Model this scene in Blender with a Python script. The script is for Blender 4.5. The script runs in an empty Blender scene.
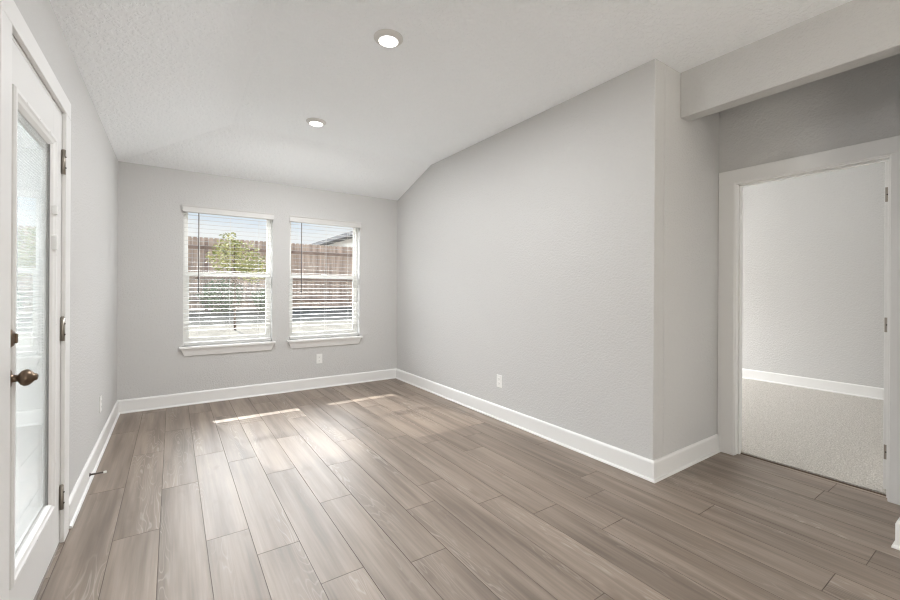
import bpy, bmesh, math, random
from mathutils import Vector, Matrix

scn = bpy.context.scene
COL = scn.collection

# ------------------------------------------------------------------ camera
cam_d = bpy.data.cameras.new('camera')
cam_d.sensor_width = 36.0
cam_d.lens = 408.97 / 900 * 36
cam_d.shift_y = -(300 - 289.57) / 900
cam_d.clip_start = 0.02
cam = bpy.data.objects.new('camera', cam_d)
COL.objects.link(cam)
cam.matrix_world = (Matrix.Translation((0.4434, -5.1196, 1.231))
                    @ Matrix.Rotation(-0.5962, 4, 'Z')
                    @ Matrix.Rotation(math.pi / 2, 4, 'X')
                    @ Matrix.Rotation(0.0058, 4, 'Z'))
scn.camera = cam

# ------------------------------------------------------------------ view
scn.view_settings.view_transform = 'Standard'
scn.view_settings.look = 'None'
scn.view_settings.gamma = 1
scn.view_settings.use_curve_mapping = False
scn.view_settings.exposure = 0.08
scn.cycles.use_denoising = True
scn.cycles.filter_width = 1.2
scn.cycles.max_bounces = 12
scn.cycles.diffuse_bounces = 8
scn.cycles.transparent_max_bounces = 24

# ------------------------------------------------------------------ sky
wd = bpy.data.worlds.new('sky'); scn.world = wd
wd.use_nodes = True
wn, wl = wd.node_tree.nodes, wd.node_tree.links
wn.clear()
w_out = wn.new('ShaderNodeOutputWorld'); w_bg = wn.new('ShaderNodeBackground')
w_tc = wn.new('ShaderNodeTexCoord'); w_sep = wn.new('ShaderNodeSeparateXYZ')
w_ramp = wn.new('ShaderNodeValToRGB'); w_map = wn.new('ShaderNodeMapping')
w_noise = wn.new('ShaderNodeTexNoise'); w_cr = wn.new('ShaderNodeValToRGB'); w_mix = wn.new('ShaderNodeMixRGB')
wl.new(w_tc.outputs['Generated'], w_sep.inputs[0]); wl.new(w_sep.outputs['Z'], w_ramp.inputs[0])
r = w_ramp.color_ramp
r.elements[0].position = 0.0; r.elements[0].color = (0.93, 0.95, 1.0, 1)
r.elements[1].position = 0.7; r.elements[1].color = (0.30, 0.52, 0.95, 1)
e = r.elements.new(0.115); e.color = (0.95, 0.97, 1.0, 1)
e = r.elements.new(0.145); e.color = (0.82, 0.90, 1.0, 1)
e = r.elements.new(0.20); e.color = (0.66, 0.80, 1.0, 1)
w_map.inputs['Scale'].default_value = (2.2, 2.2, 9.0)
wl.new(w_tc.outputs['Generated'], w_map.inputs[0]); wl.new(w_map.outputs[0], w_noise.inputs['Vector'])
w_noise.inputs['Scale'].default_value = 1.6; w_noise.inputs['Detail'].default_value = 6
w_cr.color_ramp.elements[0].position = 0.48; w_cr.color_ramp.elements[1].position = 0.66
wl.new(w_noise.outputs['Fac'], w_cr.inputs[0])
wl.new(w_cr.outputs[0], w_mix.inputs[0]); wl.new(w_ramp.outputs[0], w_mix.inputs[1])
w_mix.inputs[2].default_value = (1.0, 1.0, 1.0, 1)
# bright band added for floor glare and room fill, on the sun's side of the sky, above the low strip seen through the windows
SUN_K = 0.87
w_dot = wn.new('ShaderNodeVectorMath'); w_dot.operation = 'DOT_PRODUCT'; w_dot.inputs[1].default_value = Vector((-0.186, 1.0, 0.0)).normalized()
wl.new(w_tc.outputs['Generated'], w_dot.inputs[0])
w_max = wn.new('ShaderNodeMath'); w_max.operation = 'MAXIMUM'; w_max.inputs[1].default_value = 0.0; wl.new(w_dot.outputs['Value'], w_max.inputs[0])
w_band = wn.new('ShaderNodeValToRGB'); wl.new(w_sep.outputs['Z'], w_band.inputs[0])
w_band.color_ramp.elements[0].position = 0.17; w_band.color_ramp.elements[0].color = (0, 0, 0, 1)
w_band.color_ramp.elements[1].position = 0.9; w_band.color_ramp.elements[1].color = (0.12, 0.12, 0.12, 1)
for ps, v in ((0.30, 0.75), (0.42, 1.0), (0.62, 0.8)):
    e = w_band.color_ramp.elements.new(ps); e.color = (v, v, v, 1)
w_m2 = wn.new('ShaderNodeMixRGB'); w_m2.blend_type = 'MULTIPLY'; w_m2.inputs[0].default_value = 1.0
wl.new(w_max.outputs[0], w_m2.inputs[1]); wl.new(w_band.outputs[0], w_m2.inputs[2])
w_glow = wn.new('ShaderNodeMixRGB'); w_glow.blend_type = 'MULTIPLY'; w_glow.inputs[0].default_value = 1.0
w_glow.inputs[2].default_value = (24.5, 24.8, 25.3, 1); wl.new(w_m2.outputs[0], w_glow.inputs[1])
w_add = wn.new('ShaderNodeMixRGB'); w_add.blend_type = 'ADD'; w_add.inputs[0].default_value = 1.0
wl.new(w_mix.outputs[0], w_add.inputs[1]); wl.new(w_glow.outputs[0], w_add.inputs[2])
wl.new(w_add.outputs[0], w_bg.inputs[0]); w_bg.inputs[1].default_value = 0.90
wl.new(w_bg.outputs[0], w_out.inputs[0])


def add_light(name, kind, loc, direction, energy, color=(1, 1, 1), **kw):
    d = bpy.data.lights.new(name, kind); d.energy = energy; d.color = color
    for k, v in kw.items():
        setattr(d, k, v)
    o = bpy.data.objects.new(name, d); COL.objects.link(o); o.location = loc
    o.rotation_euler = Vector(direction).to_track_quat('-Z', 'Y').to_euler()
    return o


add_light('sun', 'SUN', (0, 20, 20), (0.186, -1.0, -SUN_K), 8.0, (1.0, 0.95, 0.89), angle=0.0015)
# daylight at the openings; both rear area lights are added fill at unseen openings
DAY = (0.90, 0.955, 1.0)
REAR = (1.0, 0.93, 0.82)
add_light('daylight_patio_door', 'AREA', (-1.7, -2.85, 1.05), (1, 0, 0.05), 31, DAY, shape='RECTANGLE', size=1.8, size_y=1.8)
add_light('fill_rear_side', 'AREA', (-0.5, -7.9, 0.9), (1, 0, 0.45), 100, REAR, shape='RECTANGLE', size=2.6, size_y=2.0)
add_light('fill_rear_back', 'AREA', (2.2, -10.6, 0.85), (0, 1, 0.45), 84, REAR, shape='RECTANGLE', size=3.4, size_y=2.1)
add_light('daylight_bedroom_window', 'AREA', (5.8, 0.5, 1.4), (0, -1, -0.1), 124, (1.0, 0.975, 0.945), shape='RECTANGLE', size=1.6, size_y=1.5)

# ------------------------------------------------------------------ dimensions
W = 3.025          # right wall
R2 = 3.94          # hall wall with the bedroom opening
YP = -3.67         # far end of the alcove
YN = -4.712         # near end of the alcove
XH = 3.343         # header face / near wall face
ZE, ZC, RUN = 2.465, 2.737, 0.888


# ------------------------------------------------------------------ helpers
class MB:
    def __init__(self):
        self.bm = bmesh.new()
        self.mats = []

    def poly(self, pts, mi=0):
        f = self.bm.faces.new([self.bm.verts.new(p) for p in pts]); f.material_index = mi
        return f

    def box(self, a, b, mi=0):
        x0, y0, z0 = [min(a[i], b[i]) for i in range(3)]; x1, y1, z1 = [max(a[i], b[i]) for i in range(3)]
        v = [self.bm.verts.new(p) for p in ((x0, y0, z0), (x1, y0, z0), (x1, y1, z0), (x0, y1, z0), (x0, y0, z1), (x1, y0, z1), (x1, y1, z1), (x0, y1, z1))]
        for q in ((3, 2, 1, 0), (4, 5, 6, 7), (0, 1, 5, 4), (1, 2, 6, 5), (2, 3, 7, 6), (3, 0, 4, 7)):
            self.bm.faces.new([v[i] for i in q]).material_index = mi
        return self

    def hexa(self, p, mi=0):
        """8 points: bottom loop of 4 then top loop of 4"""
        v = [self.bm.verts.new(q) for q in p]
        for q in ((3, 2, 1, 0), (4, 5, 6, 7), (0, 1, 5, 4), (1, 2, 6, 5), (2, 3, 7, 6), (3, 0, 4, 7)):
            self.bm.faces.new([v[i] for i in q]).material_index = mi
        return self

    def rings(self, rings, closed_ends=True, mi=0, smooth=False):
        vr = [[self.bm.verts.new(p) for p in ring] for ring in rings]
        n = len(vr[0])
        for a, b in zip(vr, vr[1:]):
            for i in range(n):
                f = self.bm.faces.new((a[i], a[(i + 1) % n], b[(i + 1) % n], b[i])); f.material_index = mi; f.smooth = smooth
        if closed_ends:
            self.bm.faces.new(vr[0][::-1]).material_index = mi
            self.bm.faces.new(vr[-1]).material_index = mi
        return self

    def lathe(self, profile, origin, axis, n=24, mi=0, smooth=True):
        """profile: (distance along axis, radius)"""
        ax = Vector(axis).normalized(); o = Vector(origin)
        u = ax.orthogonal().normalized(); w = ax.cross(u)
        rr = []
        for d, r in profile:
            rr.append([o + ax * d + (u * math.cos(t) + w * math.sin(t)) * max(r, 1e-4) for t in [2 * math.pi * i / n for i in range(n)]])
        return self.rings(rr, True, mi, smooth)

    def cyl(self, p, q, r, n=12, mi=0):
        d = Vector(q) - Vector(p)
        return self.lathe([(0, r), (d.length, r)], p, d, n, mi)

    def extrude_profile(self, prof, frame, length, mi=0):
        """prof: list of (a,b); frame: origin, axis a, axis b, run direction"""
        o, A, B, D = [Vector(x) for x in frame]
        r0 = [o + A * a + B * b for a, b in prof]
        return self.rings([r0, [p + D * length for p in r0]], True, mi)

    def build(self, name, mat, parent=None, bevel=0, seg=2, **props):
        bmesh.ops.recalc_face_normals(self.bm, faces=self.bm.faces)
        if parent is not None:
            off = Vector((0, 0, 0)); q = parent
            while q is not None:
                off += q.location; q = q.parent
            bmesh.ops.translate(self.bm, verts=self.bm.verts, vec=-off)
        me = bpy.data.meshes.new(name); self.bm.to_mesh(me); self.bm.free()
        for m in (mat if isinstance(mat, (list, tuple)) else [mat]):
            me.materials.append(m)
        o = bpy.data.objects.new(name, me); COL.objects.link(o)
        if parent is not None:
            o.parent = parent
        if bevel:
            b = o.modifiers.new('bevel', 'BEVEL'); b.width = bevel; b.segments = seg; b.limit_method = 'ANGLE'; b.angle_limit = math.radians(40)
        for k, v in props.items():
            o[k] = v
        return o


def empty(name, loc, label=None, cat=None, group=None, kind=None):
    o = bpy.data.objects.new(name, None); COL.objects.link(o); o.location = loc; o.empty_display_size = 0.1
    if label: o['label'] = label
    if cat: o['category'] = cat
    if group: o['group'] = group
    if kind: o['kind'] = kind
    return o


def structure(o, label, cat):
    o['kind'] = 'structure'; o['label'] = label; o['category'] = cat
    return o


# ------------------------------------------------------------------ materials
def mat(name, color, rough=0.5, metal=0.0, spec=0.5):
    m = bpy.data.materials.new(name); m.use_nodes = True
    p = m.node_tree.nodes['Principled BSDF']
    p.inputs['Base Color'].default_value = (*color, 1); p.inputs['Roughness'].default_value = rough
    p.inputs['Metallic'].default_value = metal; p.inputs['Specular IOR Level'].default_value = spec
    return m


def N(m, t, **kw):
    n = m.node_tree.nodes.new(t)
    for k, v in kw.items():
        setattr(n, k, v)
    return n


def L(m, a, b):
    m.node_tree.links.new(a, b)


def pos_node(m):
    return N(m, 'ShaderNodeNewGeometry').outputs['Position']


def plaster(name, color, scale, strength, dist, knock=False, vary=0.02):
    m = mat(name, color, 0.85, 0, 0.25)
    p = m.node_tree.nodes['Principled BSDF']
    pos = pos_node(m)
    n1 = N(m, 'ShaderNodeTexNoise'); n1.inputs['Scale'].default_value = scale; n1.inputs['Detail'].default_value = 3
    n1.inputs['Roughness'].default_value = 0.5; n1.inputs['Distortion'].default_value = 0.6
    L(m, pos, n1.inputs['Vector'])
    rp = N(m, 'ShaderNodeValToRGB')
    rp.color_ramp.elements[0].position = 0.46 if knock else 0.3; rp.color_ramp.elements[1].position = 0.56 if knock else 0.7
    L(m, n1.outputs['Fac'], rp.inputs[0])
    b = N(m, 'ShaderNodeBump'); b.inputs['Strength'].default_value = strength; b.inputs['Distance'].default_value = dist
    L(m, rp.outputs[0], b.inputs['Height']); L(m, b.outputs[0], p.inputs['Normal'])
    return m


M = {}
M['wall'] = plaster('wall_paint', (0.595, 0.592, 0.584), 75, 0.40, 0.005)
M['ceiling'] = plaster('ceiling_knockdown', (0.93, 0.955, 0.975), 34, 0.42, 0.008, knock=True)
M['trim'] = mat('white_trim_paint', (0.80, 0.80, 0.79), 0.35)
M['trim_grey'] = mat('grey_white_door_paint', (0.75, 0.748, 0.738), 0.4)
M['vinyl'] = mat('white_vinyl', (0.80, 0.80, 0.78), 0.35)
M['slat'] = mat('white_blind_slat', (0.60, 0.60, 0.59), 0.45)
M['plate'] = mat('white_plastic', (0.85, 0.85, 0.83), 0.3)
M['valance'] = mat('off_white_valance', (0.66, 0.655, 0.64), 0.45)
M['ring'] = mat('satin_white_trim_ring', (0.66, 0.65, 0.63), 0.5)
M['gasket'] = mat('grey_gasket', (0.26, 0.255, 0.25), 0.6)
M['socket'] = mat('socket_dark', (0.10, 0.10, 0.10), 0.5)
M['bronze'] = mat('aged_bronze', (0.17, 0.125, 0.09), 0.33, 0.9)
M['nickel'] = mat('satin_hinge_metal', (0.36, 0.33, 0.29), 0.35, 0.9)
M['dark_metal'] = mat('dark_oiled_metal', (0.09, 0.075, 0.065), 0.4, 0.7)
M['screw'] = mat('dark_screw', (0.04, 0.035, 0.03), 0.5, 0.5)
M['rubber'] = mat('white_rubber', (0.80, 0.79, 0.76), 0.6)
M['wand'] = mat('dark_wand', (0.13, 0.115, 0.105), 0.3)
M['cord'] = mat('white_cord', (0.75, 0.75, 0.72), 0.8)
M['threshold'] = mat('brown_threshold', (0.22, 0.19, 0.165), 0.5)
M['strip'] = mat('dark_transition_strip', (0.12, 0.085, 0.06), 0.5)
M['house_wall'] = mat('pale_siding', (0.66, 0.66, 0.64), 0.8)
M['house_glass'] = mat('dark_house_glass', (0.12, 0.17, 0.18), 0.1)
M['fascia'] = mat('dark_fascia', (0.06, 0.06, 0.065), 0.7)
M['bark'] = mat('bark', (0.16, 0.11, 0.08), 0.9)


def emit(name, color, s):
    m = bpy.data.materials.new(name); m.use_nodes = True; nt = m.node_tree; nt.nodes.clear()
    e = nt.nodes.new('ShaderNodeEmission'); e.inputs[0].default_value = (*color, 1); e.inputs[1].default_value = s
    o = nt.nodes.new('ShaderNodeOutputMaterial'); nt.links.new(e.outputs[0], o.inputs[0])
    return m


M['lamp'] = emit('lamp_lens_glow', (1.0, 0.97, 0.92), 6)


def glass(name, tint, boost):
    """thin pane: transparent with an angle dependent mirror, same from both faces"""
    m = bpy.data.materials.new(name); m.use_nodes = True; nt = m.node_tree; nt.nodes.clear()
    g = nt.nodes.new('ShaderNodeNewGeometry')
    dot = nt.nodes.new('ShaderNodeVectorMath'); dot.operation = 'DOT_PRODUCT'
    nt.links.new(g.outputs['Normal'], dot.inputs[0]); nt.links.new(g.outputs['Incoming'], dot.inputs[1])

    def mth(op, a, b=None):
        n = nt.nodes.new('ShaderNodeMath'); n.operation = op
        for i, v in enumerate((a, b)):
            if v is None: continue
            if isinstance(v, (int, float)): n.inputs[i].default_value = v
            else: nt.links.new(v, n.inputs[i])
        return n.outputs[0]
    c = mth('ABSOLUTE', dot.outputs['Value'])
    s = mth('POWER', mth('SUBTRACT', 1.0, c), 5.0)
    fac = mth('MINIMUM', mth('MULTIPLY', mth('ADD', mth('MULTIPLY', s, 0.96), 0.04), boost), 1.0)
    tr = nt.nodes.new('ShaderNodeBsdfTransparent'); tr.inputs[0].default_value = (*tint, 1)
    gl = nt.nodes.new('ShaderNodeBsdfGlossy'); gl.inputs['Roughness'].default_value = 0.0
    mx = nt.nodes.new('ShaderNodeMixShader'); o = nt.nodes.new('ShaderNodeOutputMaterial')
    nt.links.new(fac, mx.inputs[0]); nt.links.new(tr.outputs[0], mx.inputs[1]); nt.links.new(gl.outputs[0], mx.inputs[2])
    nt.links.new(mx.outputs[0], o.inputs[0])
    return m


M['glass'] = glass('window_glass', (0.98, 0.99, 0.985), 0.5)
M['door_glass'] = glass('door_glass', (0.97, 0.98, 0.98), 1.0)


def wood_floor():
    m = mat('grey_brown_oak_planks', (0.36, 0.29, 0.235), 0.36, 0, 1.0)
    p = m.node_tree.nodes['Principled BSDF']
    at = N(m, 'ShaderNodeAttribute', attribute_name='plank')      # per plank random, 0..1 in three channels
    pos = pos_node(m)
    # shift the grain of every plank
    sh = N(m, 'ShaderNodeVectorMath', operation='SCALE'); L(m, at.outputs['Vector'], sh.inputs[0]); sh.inputs['Scale'].default_value = 37.0
    ad = N(m, 'ShaderNodeVectorMath', operation='ADD'); L(m, pos, ad.inputs[0]); L(m, sh.outputs[0], ad.inputs[1])
    mp = N(m, 'ShaderNodeMapping'); mp.inputs['Scale'].default_value = (13.0, 1.5, 1.0); L(m, ad.outputs[0], mp.inputs[0])
    # cathedral figure: contour lines of a stretched noise
    n1 = N(m, 'ShaderNodeTexNoise'); n1.inputs['Scale'].default_value = 1.0; n1.inputs['Detail'].default_value = 2; n1.inputs['Roughness'].default_value = 0.4
    L(m, mp.outputs[0], n1.inputs['Vector'])
    mul = N(m, 'ShaderNodeMath', operation='MULTIPLY'); L(m, n1.outputs['Fac'], mul.inputs[0]); mul.inputs[1].default_value = 15.0
    fr = N(m, 'ShaderNodeMath', operation='PINGPONG'); L(m, mul.outputs[0], fr.inputs[0]); fr.inputs[1].default_value = 0.5
    rc = N(m, 'ShaderNodeValToRGB'); L(m, fr.outputs[0], rc.inputs[0])
    rc.color_ramp.elements[0].position = 0.0; rc.color_ramp.elements[0].color = (1, 1, 1, 1)
    rc.color_ramp.elements[1].position = 0.16; rc.color_ramp.elements[1].color = (0, 0, 0, 1)
    # where the figure shows
    msk = N(m, 'ShaderNodeTexNoise'); msk.inputs['Scale'].default_value = 0.45; msk.inputs['Detail'].default_value = 1; L(m, mp.outputs[0], msk.inputs['Vector'])
    mr = N(m, 'ShaderNodeValToRGB'); L(m, msk.outputs['Fac'], mr.inputs[0]); mr.color_ramp.elements[0].position = 0.50; mr.color_ramp.elements[1].position = 0.66
    fig = N(m, 'ShaderNodeMath', operation='MULTIPLY'); L(m, rc.outputs[0], fig.inputs[0]); L(m, mr.outputs[0], fig.inputs[1])
    # fine straight grain
    mp2 = N(m, 'ShaderNodeMapping'); mp2.inputs['Scale'].default_value = (95.0, 2.2, 1.0); L(m, ad.outputs[0], mp2.inputs[0])
    n2 = N(m, 'ShaderNodeTexNoise'); n2.inputs['Scale'].default_value = 1.0; n2.inputs['Detail'].default_value = 4; n2.inputs['Roughness'].default_value = 0.6; L(m, mp2.outputs[0], n2.inputs['Vector'])
    # broad darker bands and knots along the board
    mp3 = N(m, 'ShaderNodeMapping'); mp3.inputs['Scale'].default_value = (14.0, 0.9, 1.0); L(m, ad.outputs[0], mp3.inputs[0])
    n3 = N(m, 'ShaderNodeTexNoise'); n3.inputs['Scale'].default_value = 1.0; n3.inputs['Detail'].default_value = 3; n3.inputs['Roughness'].default_value = 0.55; L(m, mp3.outputs[0], n3.inputs['Vector'])
    mp4 = N(m, 'ShaderNodeMapping'); mp4.inputs['Scale'].default_value = (11.0, 4.5, 1.0); L(m, ad.outputs[0], mp4.inputs[0])
    n4 = N(m, 'ShaderNodeTexNoise'); n4.inputs['Scale'].default_value = 1.0; n4.inputs['Detail'].default_value = 2; L(m, mp4.outputs[0], n4.inputs['Vector'])
    k4 = N(m, 'ShaderNodeValToRGB'); L(m, n4.outputs['Fac'], k4.inputs[0]); k4.color_ramp.elements[0].position = 0.66; k4.color_ramp.elements[1].position = 0.80

    def ramp(src, lo, hi, c0, c1):
        q = N(m, 'ShaderNodeValToRGB'); L(m, src, q.inputs[0])
        q.color_ramp.elements[0].position = lo; q.color_ramp.elements[1].position = hi
        q.color_ramp.elements[0].color = (*c0, 1); q.color_ramp.elements[1].color = (*c1, 1)
        return q.outputs[0]
    base = ramp(n3.outputs['Fac'], 0.32, 0.62, FLOOR_DARK, FLOOR_LIGHT)
    sepc = N(m, 'ShaderNodeSeparateXYZ'); L(m, at.outputs['Vector'], sepc.inputs[0])
    tone = ramp(sepc.outputs['X'], 0.0, 1.0, (0.92, 0.917, 0.914), (1.07, 1.07, 1.07))
    gr = ramp(n2.outputs['Fac'], 0.3, 0.7, (0.82, 0.81, 0.80), (1.10, 1.10, 1.10))

    def mixc(kind, a, b, fac=1.0):
        q = N(m, 'ShaderNodeMixRGB', blend_type=kind)
        if isinstance(fac, float): q.inputs[0].default_value = fac
        else: L(m, fac, q.inputs[0])
        L(m, a, q.inputs[1])
        if isinstance(b, tuple): q.inputs[2].default_value = (*b, 1)
        else: L(m, b, q.inputs[2])
        return q.outputs[0]
    c = mixc('MULTIPLY', mixc('MULTIPLY', base, tone), gr)
    kf = N(m, 'ShaderNodeMath', operation='MULTIPLY'); L(m, k4.outputs[0], kf.inputs[0]); kf.inputs[1].default_value = 0.55
    c = mixc('MIX', c, (0.13, 0.09, 0.065), kf.outputs[0])
    ff = N(m, 'ShaderNodeMath', operation='MULTIPLY'); L(m, fig.outputs[0], ff.inputs[0]); ff.inputs[1].default_value = 0.35
    c = mixc('MIX', c, (0.55, 0.49, 0.43), ff.outputs[0])
    L(m, c, p.inputs['Base Color'])
    rr = ramp(n2.outputs['Fac'], 0.3, 0.7, (0.42,) * 3, (0.50,) * 3); L(m, rr, p.inputs['Roughness'])
    b = N(m, 'ShaderNodeBump'); b.inputs['Strength'].default_value = 0.12; b.inputs['Distance'].default_value = 0.001
    L(m, n2.outputs['Fac'], b.inputs['Height']); L(m, b.outputs[0], p.inputs['Normal'])
    return m


FLOOR_DARK = (0.150, 0.112, 0.085)
FLOOR_LIGHT = (0.288, 0.227, 0.181)
M['floor'] = wood_floor()
M['groove'] = mat('plank_bevel', (0.13, 0.10, 0.08), 0.7)


def noise_mat(name, c0, c1, scale, rough=0.9, bump=0.0, dist=0.01, lo=0.35, hi=0.65, stretch=(1, 1, 1), detail=4):
    m = mat(name, c0, rough, 0, 0.2)
    p = m.node_tree.nodes['Principled BSDF']
    mp = N(m, 'ShaderNodeMapping'); mp.inputs['Scale'].default_value = stretch; L(m, pos_node(m), mp.inputs[0])
    n = N(m, 'ShaderNodeTexNoise'); n.inputs['Scale'].default_value = scale; n.inputs['Detail'].default_value = detail; L(m, mp.outputs[0], n.inputs['Vector'])
    q = N(m, 'ShaderNodeValToRGB'); L(m, n.outputs['Fac'], q.inputs[0])
    q.color_ramp.elements[0].position = lo; q.color_ramp.elements[1].position = hi
    q.color_ramp.elements[0].color = (*c0, 1); q.color_ramp.elements[1].color = (*c1, 1)
    L(m, q.outputs[0], p.inputs['Base Color'])
    if bump:
        b = N(m, 'ShaderNodeBump'); b.inputs['Strength'].default_value = bump; b.inputs['Distance'].default_value = dist
        L(m, n.outputs['Fac'], b.inputs['Height']); L(m, b.outputs[0], p.inputs['Normal'])
    return m


M['carpet'] = noise_mat('cream_carpet', (0.46, 0.43, 0.39), (0.74, 0.71, 0.66), 105, 0.95, 1.0, 0.02, 0.3, 0.7)
M['lawn'] = noise_mat('dry_pale_lawn', (0.165, 0.155, 0.132), (0.235, 0.222, 0.192), 3, 0.95)
M['fence'] = noise_mat('weathered_cedar', (0.44, 0.32, 0.25), (0.70, 0.54, 0.43), 1.4, 0.9, stretch=(7, 1, 0.5))
M['rail'] = noise_mat('dark_fence_rail', (0.30, 0.21, 0.165), (0.42, 0.30, 0.24), 3, 0.9)
M['shingle'] = noise_mat('grey_shingle', (0.34, 0.34, 0.35), (0.46, 0.46, 0.47), 8, 0.9)
M['leaf_yellow'] = noise_mat('yellow_green_leaves', (0.20, 0.22, 0.07), (0.52, 0.48, 0.20), 5, 0.7)
M['leaf_dark'] = noise_mat('dark_green_leaves', (0.07, 0.13, 0.06), (0.25, 0.31, 0.17), 6, 0.7)


# ================================================================== STRUCTURE
# ---- floor made of separate planks
def build_floor():
    rnd = random.Random(7)
    mb = MB(); bm = mb.bm
    lay = bm.faces.layers.float_vector.new('plank') if hasattr(bm.faces.layers, 'float_vector') else None
    PW, PL, X0 = 0.1885, 1.21, 0.019
    joints = {0: -1.91, 1: -2.56, 2: -2.07, 3: -2.81, 4: -3.06, 5: -3.41, 6: -2.76, 7: -3.50, 8: -3.10, 9: -2.89, 10: -3.27,
              11: -3.52, 12: -3.82, 13: -3.57, 14: -3.38, 15: -4.03, 19: -4.33}
    g, d = 0.0014, 0.0020
    zones = [(-0.06, W + 0.06, -10.1, 0.06), (W + 0.06, R2 + 0.075, -6.05, YP + 0.05), (W + 0.06, 6.6, -10.1, -6.05)]
    for zx0, zx1, zy0, zy1 in zones:
        k0 = math.floor((zx0 - X0) / PW); k1 = math.ceil((zx1 - X0) / PW)
        for k in range(k0, k1):
            xa, xb = max(zx0, X0 + k * PW), min(zx1, X0 + (k + 1) * PW)
            if xb - xa < 0.004: continue
            j = joints.get(k)
            rk = random.Random(1000 + k)
            ph = rk.uniform(0, PL)
            if j is None: j = -3.0 - ph
            n0 = math.floor((zy0 - j) / PL)
            y = j + n0 * PL
            i = n0
            while y < zy1:
                ya, yb = max(zy0, y), min(zy1, y + PL)
                if yb - ya > 0.004:
                    rr = random.Random(k * 131 + i * 17 + 5)
                    col = (rr.random(), rr.random(), rr.random())
                    o = [(xa, ya), (xb, ya), (xb, yb), (xa, yb)]
                    inn = [(xa + g, ya + g), (xb - g, ya + g), (xb - g, yb - g), (xa + g, yb - g)]
                    vt = [bm.verts.new((p[0], p[1], 0.0)) for p in inn]
                    vo = [bm.verts.new((p[0], p[1], -d)) for p in o]
                    f = bm.faces.new(vt); f.material_index = 0; f[lay] = col
                    for a in range(4):
                        b = (a + 1) % 4
                        f = bm.faces.new((vo[a], vo[b], vt[b], vt[a])); f.material_index = 1; f[lay] = col
                y += PL; i += 1
    mb.box((-0.06, -10.1, -0.10), (W + 0.06, 0.06, -0.0025), 1)
    mb.box((W + 0.06, -6.05, -0.10), (R2 + 0.075, YP + 0.05, -0.0025), 1)
    mb.box((W + 0.06, -10.1, -0.10), (6.6, -6.05, -0.0025), 1)
    return mb.build('floor', [M['floor'], M['groove']])


structure(build_floor(), 'grey brown wood plank floor of the empty room', 'floor')

mb = MB()
mb.box((R2 + 0.085, -5.6, -0.10), (7.25, 0.06, 0.012))
structure(mb.build('floor_bedroom', M['carpet']), 'cream pile carpet in the room beyond the doorway', 'carpet')
mb = MB(); mb.box((R2 + 0.070, -4.585, -0.02), (R2 + 0.086, -3.76, 0.005))
structure(mb.build('trim_threshold', M['strip'], bevel=0.002), 'dark strip where the plank floor meets the carpet', 'floor strip')

# ---- ceiling: flat field with slopes falling to the back wall and to the left wall
mb = MB()
YB = -10.1
T = 0.12
pl = [(0, 0), ]
mb.poly([(0, 0, ZE), (W, 0, ZE), (W, -RUN, ZC), (RUN, -RUN, ZC)])
mb.poly([(0, 0, ZE), (RUN, -RUN, ZC), (RUN, YB, ZC), (0, YB, ZE)])
mb.poly([(RUN, -RUN, ZC), (W, -RUN, ZC), (W, YB, ZC), (RUN, YB, ZC)])
mb.poly([(W, YP, ZC), (R2 + 0.05, YP, ZC), (R2 + 0.05, YB, ZC), (W, YB, ZC)])
mb.poly([(R2 + 0.05, -6.0, ZC), (6.6, -6.0, ZC), (6.6, YB, ZC), (R2 + 0.05, YB, ZC)])
mb.poly([(R2 + 0.05, 0.1, ZC), (7.25, 0.1, ZC), (7.25, -5.6, ZC), (R2 + 0.05, -5.6, ZC)])
mb.box((-0.2, YB - 0.1, 2.90), (7.4, 0.2, 2.98))
structure(mb.build('ceiling', M['ceiling']), 'white textured ceiling sloping down to the back and left walls', 'ceiling')


# ---- walls
def wall_with_openings(name, axis, p0, p1, u0, u1, z0, z1, holes, label, m=M['wall']):
    """axis 'x': wall lies in a plane x = const between p0 and p1, u is y"""
    mb = MB()

    def bx(ua, ub, za, zb):
        if ub - ua < 1e-4 or zb - za < 1e-4: return
        if axis == 'x': mb.box((p0, ua, za), (p1, ub, zb))
        else: mb.box((ua, p0, za), (ub, p1, zb))
    holes = sorted(holes)
    u = u0
    for a, b, c, d in holes:
        bx(u, a, z0, z1); bx(a, b, z0, c); bx(a, b, d, z1); u = b
    bx(u, u1, z0, z1)
    return structure(mb.build(name, m), label, 'wall')


WIN = [(0.973, 0.437), (2.041, 0.440)]
ZS, ZT = 0.615, 2.10            # stool top, head of the window opening
DOOR = (-3.25, -2.444)         # exterior door opening along the left wall
wall_with_openings('wall_back', 'y', 0.0, 0.24, -0.15, 7.3, -0.12, 2.9,
                   [(c - h, c + h, ZS - 0.02, ZT) for c, h in WIN] + [(5.0, 6.6, 0.65, 2.1)], 'grey painted back wall with two windows')
wall_with_openings('wall_left', 'x', -0.15, 0.0, YB, 0.0, -0.12, 2.9,
                   [(-9.2, -6.6, 0.3, 2.3), (DOOR[0] - 0.012, DOOR[1] + 0.012, -0.12, 2.075)], 'light textured left wall with the glazed door')  # first opening is unseen, added to let the rear side fill in
mb = MB(); mb.box((W, YP, -0.02), (W + 0.12, 0.0, 2.9))
mb.box((W + 0.12, YP, -0.02), (R2, YP + 0.12, 2.9))
structure(mb.build('wall_right', M['wall'], bevel=0.006), 'long blank light grey right wall ending in an outside corner', 'wall')
DO = (-4.575, -3.785, 2.035)    # bedroom doorway
wall_with_openings('wall_hall', 'x', R2, R2 + 0.12, -5.6, 0.0, -0.02, 2.9,
                   [(DO[0] - 0.018, DO[1] + 0.018, -0.02, DO[2] + 0.018)], 'shaded alcove wall holding the bedroom doorway')
mb = MB(); mb.box((XH, -6.0, -0.02), (XH + 0.112, YN, 2.9)); mb.box((XH + 0.112, YN - 0.12, -0.02), (R2, YN, 2.9))
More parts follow.
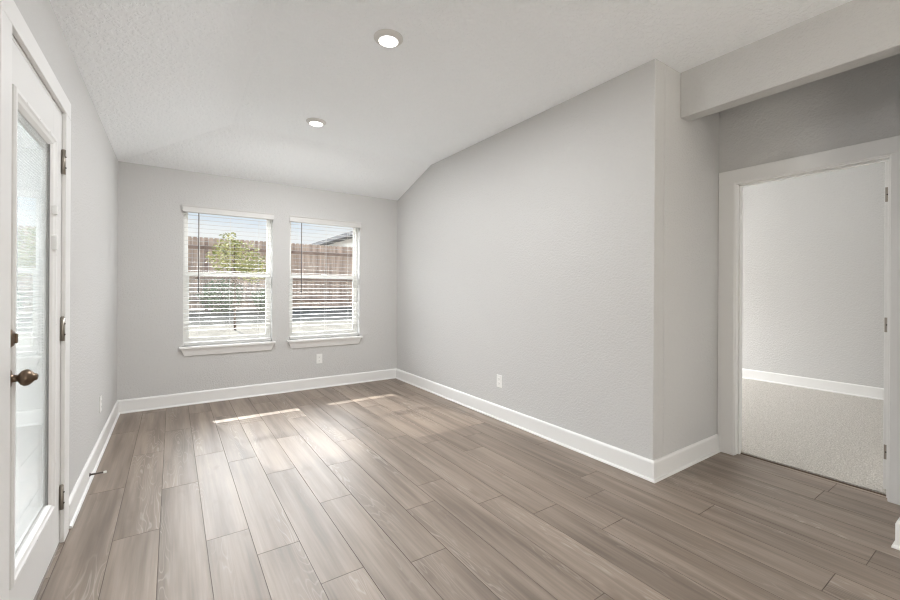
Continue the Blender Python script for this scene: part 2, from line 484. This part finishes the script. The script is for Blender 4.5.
mb.box((XH + 0.112, -6.0, -0.02), (6.6, -5.9, 2.9))
structure(mb.build('wall_near', M['wall'], bevel=0.006), 'wall corner at the right edge of the view', 'wall')
mb = MB(); mb.box((XH, YN, 2.425), (XH + 0.112, YP, 2.9))
structure(mb.build('wall_header', M['wall'], bevel=0.006), 'dropped header beam over the alcove opening', 'header beam')
wall_with_openings('wall_rear', 'y', YB - 0.1, YB + 0.1, 0.0, 6.6, -0.1, 2.9, [(0.5, 3.9, 0.05, 2.3)], 'rear wall behind the camera with a wide opening added for fill light')  # unseen opening added so the rear fill light can enter
mb = MB(); mb.box((6.5, YB + 0.1, -0.1), (6.62, -6.0, 2.9))
structure(mb.build('wall_great_room', M['wall']), 'far right wall of the area behind the camera', 'wall')
mb = MB(); mb.box((7.10, -5.6, -0.02), (7.22, 0.0, 2.9)); mb.box((R2 + 0.12, -5.72, -0.02), (7.22, -5.6, 2.9))
structure(mb.build('wall_bedroom', M['wall']), 'pale blank bedroom wall seen through the doorway', 'wall')

# ---- baseboards: tall flat board with eased top and a shoe mould at the floor
BBP = [(0, 0), (0.026, 0), (0.0255, 0.007), (0.022, 0.0125), (0.0155, 0.015), (0.0145, 0.016), (0.0145, 0.116), (0.012, 0.124), (0.006, 0.131), (0, 0.132)]


def baseboard(name, segs, label, z=0.0):
    """segs: (start, end, outward normal); mitres are made by overlapping ends"""
    mb = MB()
    for a, b, n, ea, eb in segs:
        a, b, n = Vector((*a, z)), Vector((*b, z)), Vector((*n, 0))
        d = (b - a).normalized()
        r0 = [a + n * p - d * (ea * p) + Vector((0, 0, q)) for p, q in BBP]
        r1 = [b + n * p + d * (eb * p) + Vector((0, 0, q)) for p, q in BBP]
        mb.rings([r0, r1], True)
    return structure(mb.build(name, M['trim']), label, 'baseboard')


baseboard('baseboard_back', [((0, 0), (W, 0), (0, -1), -1, -1)], 'white baseboard along the back wall')
baseboard('baseboard_left', [((0, 0), (0, DOOR[1] + 0.135), (1, 0), -1, 0)], 'white baseboard along the left wall past the door')
baseboard('baseboard_right', [((W, 0), (W, YP), (-1, 0), -1, 1), ((W, YP), (R2, YP), (0, -1), 1, 0)], 'white baseboard along the right wall and around its corner')
baseboard('baseboard_near', [((R2 - 0.02, YN), (XH, YN), (0, 1), 0, 1), ((XH, YN), (XH, -5.98), (-1, 0), 1, 0)], 'white baseboard wrapping the wall corner at the right edge')
baseboard('baseboard_bedroom', [((7.10, -5.6), (7.10, 0), (-1, 0), 0, 0)], 'white baseboard on the far bedroom wall', 0.012)


# ================================================================== WINDOWS
def frame_rect(mb, x0, x1, z0, z1, y0, y1, w, wb=None, wt=None):
    wb = w if wb is None else wb; wt = w if wt is None else wt
    mb.box((x0, y0, z0), (x0 + w, y1, z1)); mb.box((x1 - w, y0, z0), (x1, y1, z1))
    mb.box((x0 + w, y0, z0), (x1 - w, y1, z0 + wb)); mb.box((x0 + w, y0, z1 - wt), (x1 - w, y1, z1))


def window(n, c, h, label):
    x0, x1 = c - h, c + h
    root = empty('window_%d' % n, (c, 0.10, ZS), label, 'window', None, 'structure')
    mb = MB(); frame_rect(mb, x0, x1, ZS - 0.02, ZT, 0.085, 0.16, 0.022, 0.045, 0.028); mb.build('frame', M['vinyl'], root, 0.002)
    a0, a1 = x0 + 0.022, x1 - 0.022
    # upper sash sits outside, lower sash inside
    mb = MB(); frame_rect(mb, a0, a1, 1.36, ZT - 0.028, 0.125, 0.145, 0.022, 0.035, 0.02); us = mb.build('upper_sash', M['vinyl'], root, 0.002)
    mb = MB(); mb.box((a0 + 0.022, 0.133, 1.395), (a1 - 0.022, 0.137, ZT - 0.048)); mb.build('pane', M['glass'], us)
    mb = MB(); frame_rect(mb, a0, a1, ZS + 0.025, 1.405, 0.092, 0.120, 0.034, 0.055, 0.045); ls = mb.build('lower_sash', M['vinyl'], root, 0.002)
    mb = MB(); mb.box((a0 + 0.034, 0.104, ZS + 0.08), (a1 - 0.034, 0.108, 1.36)); mb.build('pane', M['glass'], ls)
    mb = MB(); mb.box((c - 0.03, 0.080, 1.405), (c + 0.03, 0.116, 1.418)); mb.build('sash_lock', M['vinyl'], root, 0.003)
    # stool with horns and tapered apron
    mb = MB(); mb.box((c - 0.470, -0.048, ZS - 0.022), (c + 0.470, 0.0, ZS)); mb.box((x0, 0.0, ZS - 0.022), (x1, 0.086, ZS))
    mb.build('sill', M['trim'], root, 0.004)
    mb = MB(); zt, zb = ZS - 0.022, ZS - 0.100
    mb.hexa([(c - 0.425, -0.014, zb), (c + 0.425, -0.014, zb), (c + 0.425, 0, zb), (c - 0.425, 0, zb),
             (c - 0.455, -0.034, zt), (c + 0.455, -0.034, zt), (c + 0.455, 0, zt), (c - 0.455, 0, zt)])
    mb.build('apron', M['trim'], root, 0.003)
    return root


window(1, WIN[0][0], WIN[0][1], 'left of the two back wall windows, showing leafy tree outside')
window(2, WIN[1][0], WIN[1][1], 'right of the two back wall windows, nearer the right wall')


# ------------------------------------------------------------------ slat blinds
def blind(c, h, label, wand_x):
    x0, x1 = c - h + 0.008, c + h - 0.008
    root = empty('window_blind', (c, 0.02, ZS + 0.001), label, 'window blind', 'slat blinds on the back windows')
    # valance with crown profile and returns
    prof = [(0.0, 2.030), (-0.026, 2.030), (-0.030, 2.036), (-0.030, 2.085), (-0.036, 2.092), (-0.040, 2.104), (0.0, 2.104)]
    mb = MB(); mb.extrude_profile(prof, ((c - 0.446, 0, 0), (0, 1, 0), (0, 0, 1), (1, 0, 0)), 0.892)
    mb.build('valance', M['valance'], root, 0.001)
    mb = MB(); mb.box((x0, 0.004, 2.036), (x1, 0.056, 2.080)); mb.build('headrail', M['vinyl'], root, 0.002)
    mb = MB(); z = 2.008; tilt = math.radians(SLAT_TILT); hd = 0.0190
    zs = []
    while z > 0.735:
        dy, dz = hd * math.cos(tilt), hd * math.sin(tilt)
        t = 0.0014
        y = 0.030
        mb.hexa([(x0, y - dy, z - dz - t), (x1, y - dy, z - dz - t), (x1, y + dy, z + dz - t), (x0, y + dy, z + dz - t),
                 (x0, y - dy, z - dz + t), (x1, y - dy, z - dz + t), (x1, y + dy, z + dz + t), (x0, y + dy, z + dz + t)])
        zs.append(z); z -= 0.0455
    mb.build('slats', M['slat'], root)
    mb = MB(); mb.box((x0, 0.006, ZS + 0.012), (x1, 0.054, ZS + 0.040)); mb.build('bottom_rail', M['slat'], root, 0.003)
    for f in (0.16, 0.5, 0.84):
        x = x0 + (x1 - x0) * f
        mb = MB()
        for y in (0.0035, 0.0565): mb.cyl((x, y, ZS + 0.02), (x, y, 2.02), 0.0009, 6)
        for z in zs: mb.box((x - 0.0006, 0.0035, z - 0.0055), (x + 0.0006, 0.0565, z - 0.0043))
        mb.build('ladder_cord', M['cord'], root)
    mb = MB(); mb.cyl((wand_x, -0.006, 1.215), (wand_x, -0.006, 2.03), 0.0045, 10); mb.lathe([(0, 0.004), (0.006, 0.0065), (0.03, 0.0065), (0.036, 0.004)], (wand_x, -0.006, 1.185), (0, 0, 1), 10)
    mb.build('tilt_wand', M['wand'], root)
    return root


SLAT_TILT = 4
blind(WIN[0][0], WIN[0][1], 'white slat blind covering the left back window, tree behind it', 0.672)
blind(WIN[1][0], WIN[1][1], 'white slat blind covering the right back window, roof line behind it', 1.735)


# ================================================================== HINGE HELPER
def hinge(parent, mesh_boxes, barrel, screws, screw_dir):
    mb = MB()
    for a, b in mesh_boxes: mb.box(a, b)
    h = mb.build('hinge', M['nickel'], parent, 0.0012)
    (p, q, r) = barrel
    mb = MB(); mb.cyl(p, q, r, 12)
    d = (Vector(q) - Vector(p)).normalized()
    mb.lathe([(0, r * 0.9), (0.003, r * 1.1), (0.007, r * 0.5)], q, d, 12)
    mb.build('hinge_barrel', M['nickel'], h)
    mb = MB()
    for s in screws: mb.lathe([(0, 0.0045), (0.0012, 0.004)], s, screw_dir, 10)
    mb.build('screws', M['screw'], h)
    return h


# ================================================================== EXTERIOR DOOR (left wall)
y0, y1 = DOOR
XD = 0.0            # room face of the slab
dr = empty('door_1', (-0.04, (y0 + y1) / 2, 0.0), 'white full glass exterior door with bronze knob in the left wall', 'door', None, 'structure')
JZ = 2.062
mb = MB()
mb.box((-0.15, y0 - 0.012, 0.0), (-0.0005, y0 + 0.006, JZ + 0.012)); mb.box((-0.15, y1 - 0.006, 0.0), (-0.0005, y1 + 0.012, JZ + 0.012)); mb.box((-0.15, y0, JZ - 0.006), (-0.0005, y1, JZ + 0.012))
mb.box((-0.15, y0, 0), (XD - 0.047, y0 + 0.02, JZ)); mb.box((-0.15, y1 - 0.02, 0), (XD - 0.047, y1, JZ)); mb.box((-0.15, y0, JZ - 0.02), (XD - 0.047, y1, JZ))
mb.build('jamb', M['trim_grey'], dr, 0.002)
mb = MB()
CW = 0.105
for ya, yb in ((y1 + 0.002, y1 + CW), (y0 - CW, y0 - 0.002)):
    mb.box((0.0, ya, 0.0), (0.017, yb, JZ + 0.008))
mb.box((0.0, y0 - CW, JZ + 0.008), (0.017, y1 + CW, JZ + 0.092))
mb.build('casing', M['trim'], dr, 0.003)
# slab as stiles and rails around the lite
s0, s1 = y0 + 0.009, y1 - 0.009
l0, l1, lz0, lz1 = -3.185, -2.612, 0.245, 1.888
mb = MB()
mb.box((XD - 0.044, s0, 0.010), (XD, l0, JZ - 0.009)); mb.box((XD - 0.044, l1, 0.010), (XD, s1, JZ - 0.009))
mb.box((XD - 0.044, l0, 0.010), (XD, l1, lz0)); mb.box((XD - 0.044, l0, lz1), (XD, l1, JZ - 0.009))
mb.build('slab', M['trim_grey'], dr, 0.0015)
# raised moulded frame around the glass
mb = MB()
FW = 0.034


def ring_profile(mb, ya, yb, za, zb, prof):
    """prof: (inset, x); closed mitred frame"""
    loops = []
    for ins, x in prof:
        loops.append([(x, ya + ins, za + ins), (x, yb - ins, za + ins), (x, yb - ins, zb - ins), (x, ya + ins, zb - ins)])
    vr = [[mb.bm.verts.new(p) for p in lp] for lp in loops]
    for a, b in zip(vr, vr[1:] + vr[:1]):
        for i in range(4):
            mb.bm.faces.new((a[i], a[(i + 1) % 4], b[(i + 1) % 4], b[i]))


ring_profile(mb, l0 - 0.012, l1 + 0.012, lz0 - 0.012, lz1 + 0.012,
             [(0, XD), (0.001, XD + 0.008), (0.006, XD + 0.013), (0.018, XD + 0.013), (0.024, XD + 0.008), (FW, XD + 0.004), (FW + 0.010, XD - 0.008), (FW + 0.010, XD - 0.036), (0.0121, XD - 0.036), (0.0121, XD)])
lf = mb.build('lite_frame', M['trim'], dr)
mb = MB()
for i in range(5):
    z = lz0 + 0.2 + i * (lz1 - lz0 - 0.4) / 4
    mb.lathe([(0, 0.005), (0.0015, 0.004)], (XD + 0.0128, l1 + 0.0005, z), (1, 0, 0), 10)
for i in range(3):
    y = l0 + 0.12 + i * (l1 - l0 - 0.24) / 2
    for z in (lz0 + 0.0, lz1):
        mb.lathe([(0, 0.005), (0.0015, 0.004)], (XD + 0.0128, y, z), (1, 0, 0), 10)
mb.build('screw_plugs', M['plate'], lf)
g0, g1, gz0, gz1 = l0 + FW - 0.003, l1 - FW + 0.003, lz0 + FW - 0.003, lz1 - FW + 0.003
mb = MB(); mb.box((XD - 0.012, g0, gz0), (XD - 0.008, g1, gz1)); mb.build('glass_pane', M['door_glass'], dr)
mb = MB(); mb.box((XD - 0.036, g0, gz0), (XD - 0.032, g1, gz1)); mb.build('glass_pane', M['glass'], dr)
mb = MB(); mb.box((XD - 0.0079, g1 - 0.008, gz0), (XD - 0.004, g1, gz1)); mb.build('gasket', M['gasket'], lf)
# mini blind sealed between the panes
mb = MB(); z = gz1 - 0.03
tl = math.radians(-36)
while z > gz0 + 0.02:
    dx, dz = 0.0062 * math.cos(tl), 0.0062 * math.sin(tl)
    xc = XD - 0.022
    mb.hexa([(xc - dx, g0 + 0.018, z - dz - 0.0002), (xc + dx, g0 + 0.018, z + dz - 0.0002), (xc + dx, g1 - 0.018, z + dz - 0.0002), (xc - dx, g1 - 0.018, z - dz - 0.0002),
             (xc - dx, g0 + 0.018, z - dz + 0.0002), (xc + dx, g0 + 0.018, z + dz + 0.0002), (xc + dx, g1 - 0.018, z + dz + 0.0002), (xc - dx, g1 - 0.018, z - dz + 0.0002)])
    z -= 0.0118
ib = mb.build('mini_blind', M['vinyl'], dr)
mb = MB(); mb.box((XD - 0.030, g0, gz1 - 0.025), (XD - 0.014, g1, gz1)); mb.box((XD - 0.030, g0, gz0), (XD - 0.014, g1, gz0 + 0.016))
mb.box((XD - 0.030, g1 - 0.016, gz0), (XD - 0.014, g1, gz1)); mb.box((XD - 0.030, g0, gz0), (XD - 0.014, g0 + 0.016, gz1))
mb.build('blind_track', M['vinyl'], ib)
for za, zb in ((1.553, 1.594), (1.397, 1.462)):
    mb = MB(); mb.box((XD - 0.002, l1 - 0.026, za), (XD + 0.020, l1 - 0.006, zb)); mb.build('blind_slider', M['plate'], dr, 0.004)
# hardware
KY = s0 + 0.040
mb = MB(); mb.lathe([(0, 0.030), (0.004, 0.030), (0.007, 0.025), (0.009, 0.013), (0.022, 0.011), (0.025, 0.015), (0.030, 0.023), (0.038, 0.028), (0.048, 0.0265), (0.057, 0.019), (0.062, 0.012), (0.067, 0.0115), (0.070, 0.007)], (XD, KY, 0.930), (1, 0, 0), 28)
mb.build('door_knob', M['bronze'], dr)
mb = MB(); mb.lathe([(0, 0.030), (0.006, 0.030), (0.012, 0.024), (0.016, 0.012)], (XD, KY, 1.062), (1, 0, 0), 28); db = mb.build('deadbolt', M['bronze'], dr)
mb = MB(); mb.box((XD + 0.010, KY - 0.006, 1.046), (XD + 0.022, KY + 0.006, 1.078)); mb.build('thumb_turn', M['bronze'], db, 0.003)
for zc in (1.83, 1.03, 0.222):
    hinge(dr, [((XD - 0.030, y1 - 0.0035, zc - 0.056), (XD + 0.010, y1 - 0.0005, zc + 0.056)), ((XD, y1 - 0.020, zc - 0.056), (XD + 0.002, y1 - 0.0035, zc + 0.056))],
          ((XD + 0.0085, y1 - 0.0095, zc - 0.056), (XD + 0.0085, y1 - 0.0095, zc + 0.056), 0.0078),
          [(XD + 0.0155, y1 - 0.0115, zc + dz) for dz in (-0.026, 0.026)], (0.7, -0.7, 0))
mb = MB(); mb.box((-0.15, y0, -0.01), (0.003, y1, 0.007)); mb.build('threshold', M['threshold'], dr, 0.004)

# ================================================================== BEDROOM DOORWAY
a0, a1, dz_ = DO
dw = empty('door_2', (R2 + 0.06, (a0 + a1) / 2, 0.0), 'white cased bedroom doorway with its door swung away inside', 'door', None, 'structure')
mb = MB()
mb.box((R2 - 0.001, a1, 0.0), (R2 + 0.121, a1 + 0.018, dz_)); mb.box((R2 - 0.001, a0 - 0.018, 0.0), (R2 + 0.121, a0, dz_)); mb.box((R2 - 0.001, a0 - 0.018, dz_), (R2 + 0.121, a1 + 0.018, dz_ + 0.018))
mb.box((R2 + 0.045, a1 - 0.011, 0.0), (R2 + 0.080, a1, dz_)); mb.box((R2 + 0.045, a0, 0.0), (R2 + 0.080, a0 + 0.011, dz_)); mb.box((R2 + 0.045, a0, dz_ - 0.011), (R2 + 0.080, a1, dz_))
mb.build('jamb', M['trim'], dw, 0.0015)
mb = MB()
mb.box((R2 - 0.017, a1 + 0.008, 0.0), (R2, YP - 0.001, dz_ + 0.008)); mb.box((R2 - 0.017, YN + 0.001, 0.0), (R2, a0 - 0.008, dz_ + 0.008))
mb.box((R2 - 0.017, YN + 0.001, dz_ + 0.008), (R2, YP - 0.001, dz_ + 0.105))
cs = mb.build('casing', M['trim'], dw, 0.003)
mb = MB()
mb.box((R2 - 0.012, a1 + 0.004, 0.0), (R2, a1 + 0.0082, dz_ + 0.004)); mb.box((R2 - 0.012, a0 - 0.0082, 0.0), (R2, a0 - 0.004, dz_ + 0.004)); mb.box((R2 - 0.012, a0 - 0.0082, dz_ + 0.004), (R2, a1 + 0.0082, dz_ + 0.0082))
mb.build('inner_bead', M['trim'], cs)
# slab standing open at a right angle inside the bedroom, its hinge edge towards the hall
sx = R2 + 0.128
mb = MB(); mb.box((sx, a0 + 0.003, 0.022), (sx + 0.76, a0 + 0.038, dz_ - 0.003)); sl = mb.build('slab', M['trim'], dw, 0.0015)
for zc in (1.83, 1.03, 0.25):
    hinge(dw, [((sx - 0.0016, a0 + 0.004, zc - 0.045), (sx + 0.0004, a0 + 0.036, zc + 0.045))],
          ((sx - 0.006, a0 + 0.001, zc - 0.045), (sx - 0.006, a0 + 0.001, zc + 0.045), 0.006),
          [(sx - 0.0016, a0 + (0.026 if i % 2 else 0.018), zc + dz) for i, dz in enumerate((-0.03, 0.0, 0.03))], (-1, 0, 0))


# ================================================================== OUTLETS
def outlet(loc, n, label):
    """n: unit normal into the room"""
    root = empty('wall_outlet', loc, label, 'electrical outlet', 'wall outlets')
    nn = Vector(n); t = Vector((0, 0, 1)).cross(nn); o = Vector(loc)

    def bx(mb, u0, u1, z0, z1, d0, d1):
        p = []
        for z in (z0, z1):
            for u, d in ((u0, d0), (u1, d0), (u1, d1), (u0, d1)):
                p.append(o + t * u + nn * d + Vector((0, 0, z)))
        mb.hexa(p)
    mb = MB(); bx(mb, -0.036, 0.036, -0.059, 0.059, 0.0, 0.006); mb.build('cover_plate', M['plate'], root, 0.0025)
    for zc in (0.0205, -0.0205):
        mb = MB(); bx(mb, -0.017, 0.017, zc - 0.0145, zc + 0.0145, 0.004, 0.0078); rc = mb.build('receptacle', M['plate'], root, 0.003)
        mb = MB(); bx(mb, -0.0075, -0.0055, zc - 0.003, zc + 0.006, 0.0072, 0.0081); bx(mb, 0.0055, 0.0075, zc - 0.003, zc + 0.006, 0.0072, 0.0081)
        bx(mb, -0.0022, 0.0022, zc - 0.0105, zc - 0.006, 0.0072, 0.0081); mb.build('slots', M['socket'], rc)
    mb = MB(); mb.lathe([(0, 0.003), (0.0012, 0.0025)], o + nn * 0.006, n, 10); mb.build('screw', M['plate'], root)


outlet((0.0, -1.13, 0.362), (1, 0, 0), 'white outlet low on the left wall beyond the glazed door')
outlet((1.958, 0.0, 0.363), (0, -1, 0), 'white outlet on the back wall below the right window')
outlet((W, -2.165, 0.362), (-1, 0, 0), 'white outlet low on the long blank right wall')


# ================================================================== RECESSED LIGHTS
def downlight(x, y, label):
    root = empty('recessed_light', (x, y, ZC), label, 'ceiling light', 'recessed ceiling lights')
    mb = MB()
    prof = [(0.0, 0.087), (0.004, 0.087), (0.008, 0.084), (0.016, 0.072), (0.021, 0.062), (0.022, 0.057), (0.018, 0.055), (0.0, 0.055)]
    rings = []
    for d, rd in prof:
        rings.append([(x + rd * math.cos(t), y + rd * math.sin(t), ZC - d) for t in [2 * math.pi * i / 40 for i in range(40)]])
    mb.rings(rings, False, smooth=True); mb.build('trim_ring', M['ring'], root)
    mb = MB(); mb.lathe([(0.0, 0.0565), (0.0215, 0.0565), (0.0235, 0.052), (0.0245, 0.02)], (x, y, ZC), (0, 0, -1), 40); mb.build('lens', M['lamp'], root)
    lo = add_light('downlight_lamp', 'AREA', (x, y, ZC - 0.0275), (0, 0, -1), 26.5, (0.985, 0.99, 1.0), shape='DISK', size=0.09)
    lo.data.spread = math.pi


downlight(1.508, -2.878, 'round recessed ceiling light nearest the camera')
downlight(1.508, -1.387, 'round recessed ceiling light nearest the back windows')

# ================================================================== DOOR STOP
ds = empty('door_stop', (0.015, -1.70, 0.045), 'dark metal door stop with white tip on the left baseboard', 'door stop')
mb = MB(); mb.lathe([(0, 0.011), (0.003, 0.011), (0.006, 0.006), (0.066, 0.0042), (0.068, 0.0042)], (0.0147, -1.70, 0.045), (1, 0, 0), 16); mb.build('rod', M['dark_metal'], ds)
mb = MB(); mb.lathe([(0, 0.006), (0.003, 0.0075), (0.014, 0.0075), (0.017, 0.005)], (0.0815, -1.70, 0.045), (1, 0, 0), 16); mb.build('rubber_tip', M['rubber'], ds)

# ================================================================== OUTDOORS


def gz(x, y):
    if y < 2.0: return -0.15
    return -0.15 + 0.093 * (min(y, 11.0) - 2.0)


mb = MB()
xs = [-25, -10, -4, 0, 3, 6, 10, 16, 25, 40]
ys = [-25, -11, 0.0, 2.0, 4, 6, 8, 9.5, 11, 16, 25, 45]
gv = [[mb.bm.verts.new((x, y, gz(x, y))) for x in xs] for y in ys]
for j in range(len(ys) - 1):
    for i in range(len(xs) - 1):
        mb.bm.faces.new((gv[j][i], gv[j][i + 1], gv[j + 1][i + 1], gv[j + 1][i]))
structure(mb.build('ground', M['lawn']), 'pale dry sloping yard outside the windows', 'ground')

mb = MB(); mb.box((-4.5, -6.5, -0.20), (-0.16, 0.4, -0.02))
structure(mb.build('patio', mat('pale_concrete', (0.62, 0.62, 0.61), 0.8)), 'pale concrete patio outside the glazed door', 'patio')

# ---- fence with dog eared pickets and rails facing the house
FY = 9.6
fz = gz(0, FY)
FT = 2.80
fe = empty('wooden_fence', (0, FY, fz), 'brown dog eared wooden privacy fence across the yard', 'fence')
rnd = random.Random(3)
mb = MB()
x = -9.0
while x < 15:
    w = 0.138
    t = FT + rnd.uniform(-0.012, 0.012)
    yj = rnd.uniform(-0.004, 0.004)
    pr = [(x, fz + 0.03), (x + w, fz + 0.03), (x + w, t - 0.035), (x + w - 0.03, t), (x + 0.03, t), (x, t - 0.035)]
    mb.rings([[(a, FY + yj, b) for a, b in pr], [(a, FY + 0.018 + yj, b) for a, b in pr]], True)
    x += w + 0.006
mb.build('pickets', M['fence'], fe)
for z in (fz + 0.25, fz + 0.95, FT - 0.36):
    mb = MB(); mb.box((-9, FY - 0.045, z), (15, FY - 0.006, z + 0.09)); mb.build('rail', M['rail'], fe)
for i in range(10):
    px = -8.5 + i * 2.44
    mb = MB(); mb.box((px, FY - 0.14, fz - 0.02), (px + 0.09, FY - 0.047, FT - 0.10)); mb.build('post', M['rail'], fe)


def leaves(mb, c, rad, n, size, seed):
    r = random.Random(seed)
    for _ in range(n):
        while True:
            p = Vector((r.uniform(-1, 1), r.uniform(-1, 1), r.uniform(-1, 1)))
            if 0.15 < p.length < 1: break
        p = Vector((c[0] + p.x * rad[0], c[1] + p.y * rad[1], c[2] + p.z * rad[2]))
        d = Vector((r.uniform(-1, 1), r.uniform(-1, 1), r.uniform(-0.6, 0.8))).normalized()
        s = d.orthogonal().normalized(); n_ = d.cross(s)
        L_ = size * r.uniform(0.7, 1.3); wd_ = L_ * 0.45
        a, b = p, p + d * L_
        m1 = p + d * L_ * 0.5 + s * wd_ * 0.5 + n_ * L_ * 0.08; m2 = p + d * L_ * 0.5 - s * wd_ * 0.5 + n_ * L_ * 0.08
        v = [mb.bm.verts.new(q) for q in (a, m1, b, m2)]
        mb.bm.faces.new((v[0], v[1], v[2])); mb.bm.faces.new((v[0], v[2], v[3]))


def branches(mb, base, top, r0, n, seed, spread):
    r = random.Random(seed)
    b, t = Vector(base), Vector(top)
    mb.lathe([(0, r0), ((t - b).length * 0.5, r0 * 0.75), ((t - b).length, r0 * 0.35)], b, t - b, 8)
    for i in range(n):
        f = r.uniform(0.45, 0.95)
        p = b.lerp(t, f)
        q = p + Vector((r.uniform(-1, 1) * spread, r.uniform(-1, 1) * spread, r.uniform(0.2, 0.7) * spread))
        mb.lathe([(0, r0 * 0.4), ((q - p).length, r0 * 0.12)], p, q - p, 6)


TX, TY = 1.70, 6.0
tz = gz(TX, TY)
tr = empty('young_tree', (TX, TY, tz), 'young yellow green tree outside the left window', 'tree')
mb = MB(); branches(mb, (TX, TY, tz - 0.02), (TX - 0.02, TY, tz + 2.15), 0.028, 14, 5, 0.5); mb.build('trunk', M['bark'], tr)
mb = MB()
leaves(mb, (TX + 0.02, TY, 1.95), (0.62, 0.55, 0.42), 620, 0.11, 11); leaves(mb, (TX - 0.12, TY, 2.28), (0.28, 0.28, 0.3), 160, 0.10, 12); leaves(mb, (TX + 0.4, TY, 1.65), (0.45, 0.4, 0.28), 240, 0.11, 13)
mb.build('foliage', M['leaf_yellow'], tr)
for i, (sx_, sy_, rx, hz, lb) in enumerate(((0.20, 8.8, 0.66, 0.85, 'low green shrub by the fence, leftmost of three'), (1.66, 8.8, 0.62, 1.0, 'low green shrub by the fence, directly behind the young tree'), (2.98, 8.8, 0.52, 0.75, 'low green shrub by the fence, right of the young tree'))):
    z0 = gz(sx_, sy_)
    sh = empty('shrub', (sx_, sy_, z0), lb, 'shrub', 'shrubs along the fence')
    mb = MB(); branches(mb, (sx_, sy_, z0 - 0.02), (sx_, sy_, z0 + hz * 0.8), 0.02, 9, 20 + i, 0.35); mb.build('stem', M['bark'], sh)
    mb = MB(); leaves(mb, (sx_, sy_, z0 + hz * 0.52), (rx, 0.42, hz * 0.5), 700, 0.11, 30 + i); mb.build('foliage', M['leaf_dark'], sh)

# ---- neighbouring house behind the fence
HX, EZ, HY0, HY1 = 7.64, 3.90, 12.2, 24.0
hg = gz(0, 14)
nh = empty('neighbour_house', (HX + 3, 18, hg), 'pale neighbouring house with grey roof above the fence', 'house')
mb = MB(); mb.box((HX + 0.45, HY0 + 0.4, hg - 0.05), (HX + 8, HY1 - 0.4, EZ + 0.02)); mb.build('wall', M['house_wall'], nh)
mb = MB()
RZ = EZ + 1.55
for ex in (1,):
    A = [(HX - 0.03, EZ + 0.06), (HX + 4.2, RZ + 0.06), (HX + 8.45, EZ + 0.06), (HX + 8.45, EZ + 0.14), (HX + 4.2, RZ + 0.16), (HX - 0.03, EZ + 0.14)]
    mb.rings([[(a, HY0, b) for a, b in A], [(a, HY1, b) for a, b in A]], True)
    Gb = [(HX + 0.45, EZ), (HX + 8.0, EZ), (HX + 4.2, RZ)]
    mb.rings([[(a, HY0 + 0.42, b) for a, b in Gb], [(a, HY1 - 0.42, b) for a, b in Gb]], True)
mb.build('roof', M['shingle'], nh)
mb = MB(); mb.box((HX - 0.06, HY0, EZ - 0.06), (HX - 0.005, HY1, EZ + 0.13)); mb.box((HX - 0.005, HY0, EZ - 0.06), (HX + 0.46, HY1, EZ - 0.03)); mb.build('fascia', M['fascia'], nh)
for ya, yb in ((13.4, 14.1), (14.6, 15.3), (17.5, 18.2)):
    mb = MB(); mb.box((HX + 0.41, ya, 2.4), (HX + 0.46, yb, 3.35)); wv = mb.build('window', M['vinyl'], nh)
    mb = MB(); mb.box((HX + 0.40, ya + 0.06, 2.46), (HX + 0.43, yb - 0.06, 3.29)); mb.build('pane', M['house_glass'], wv)
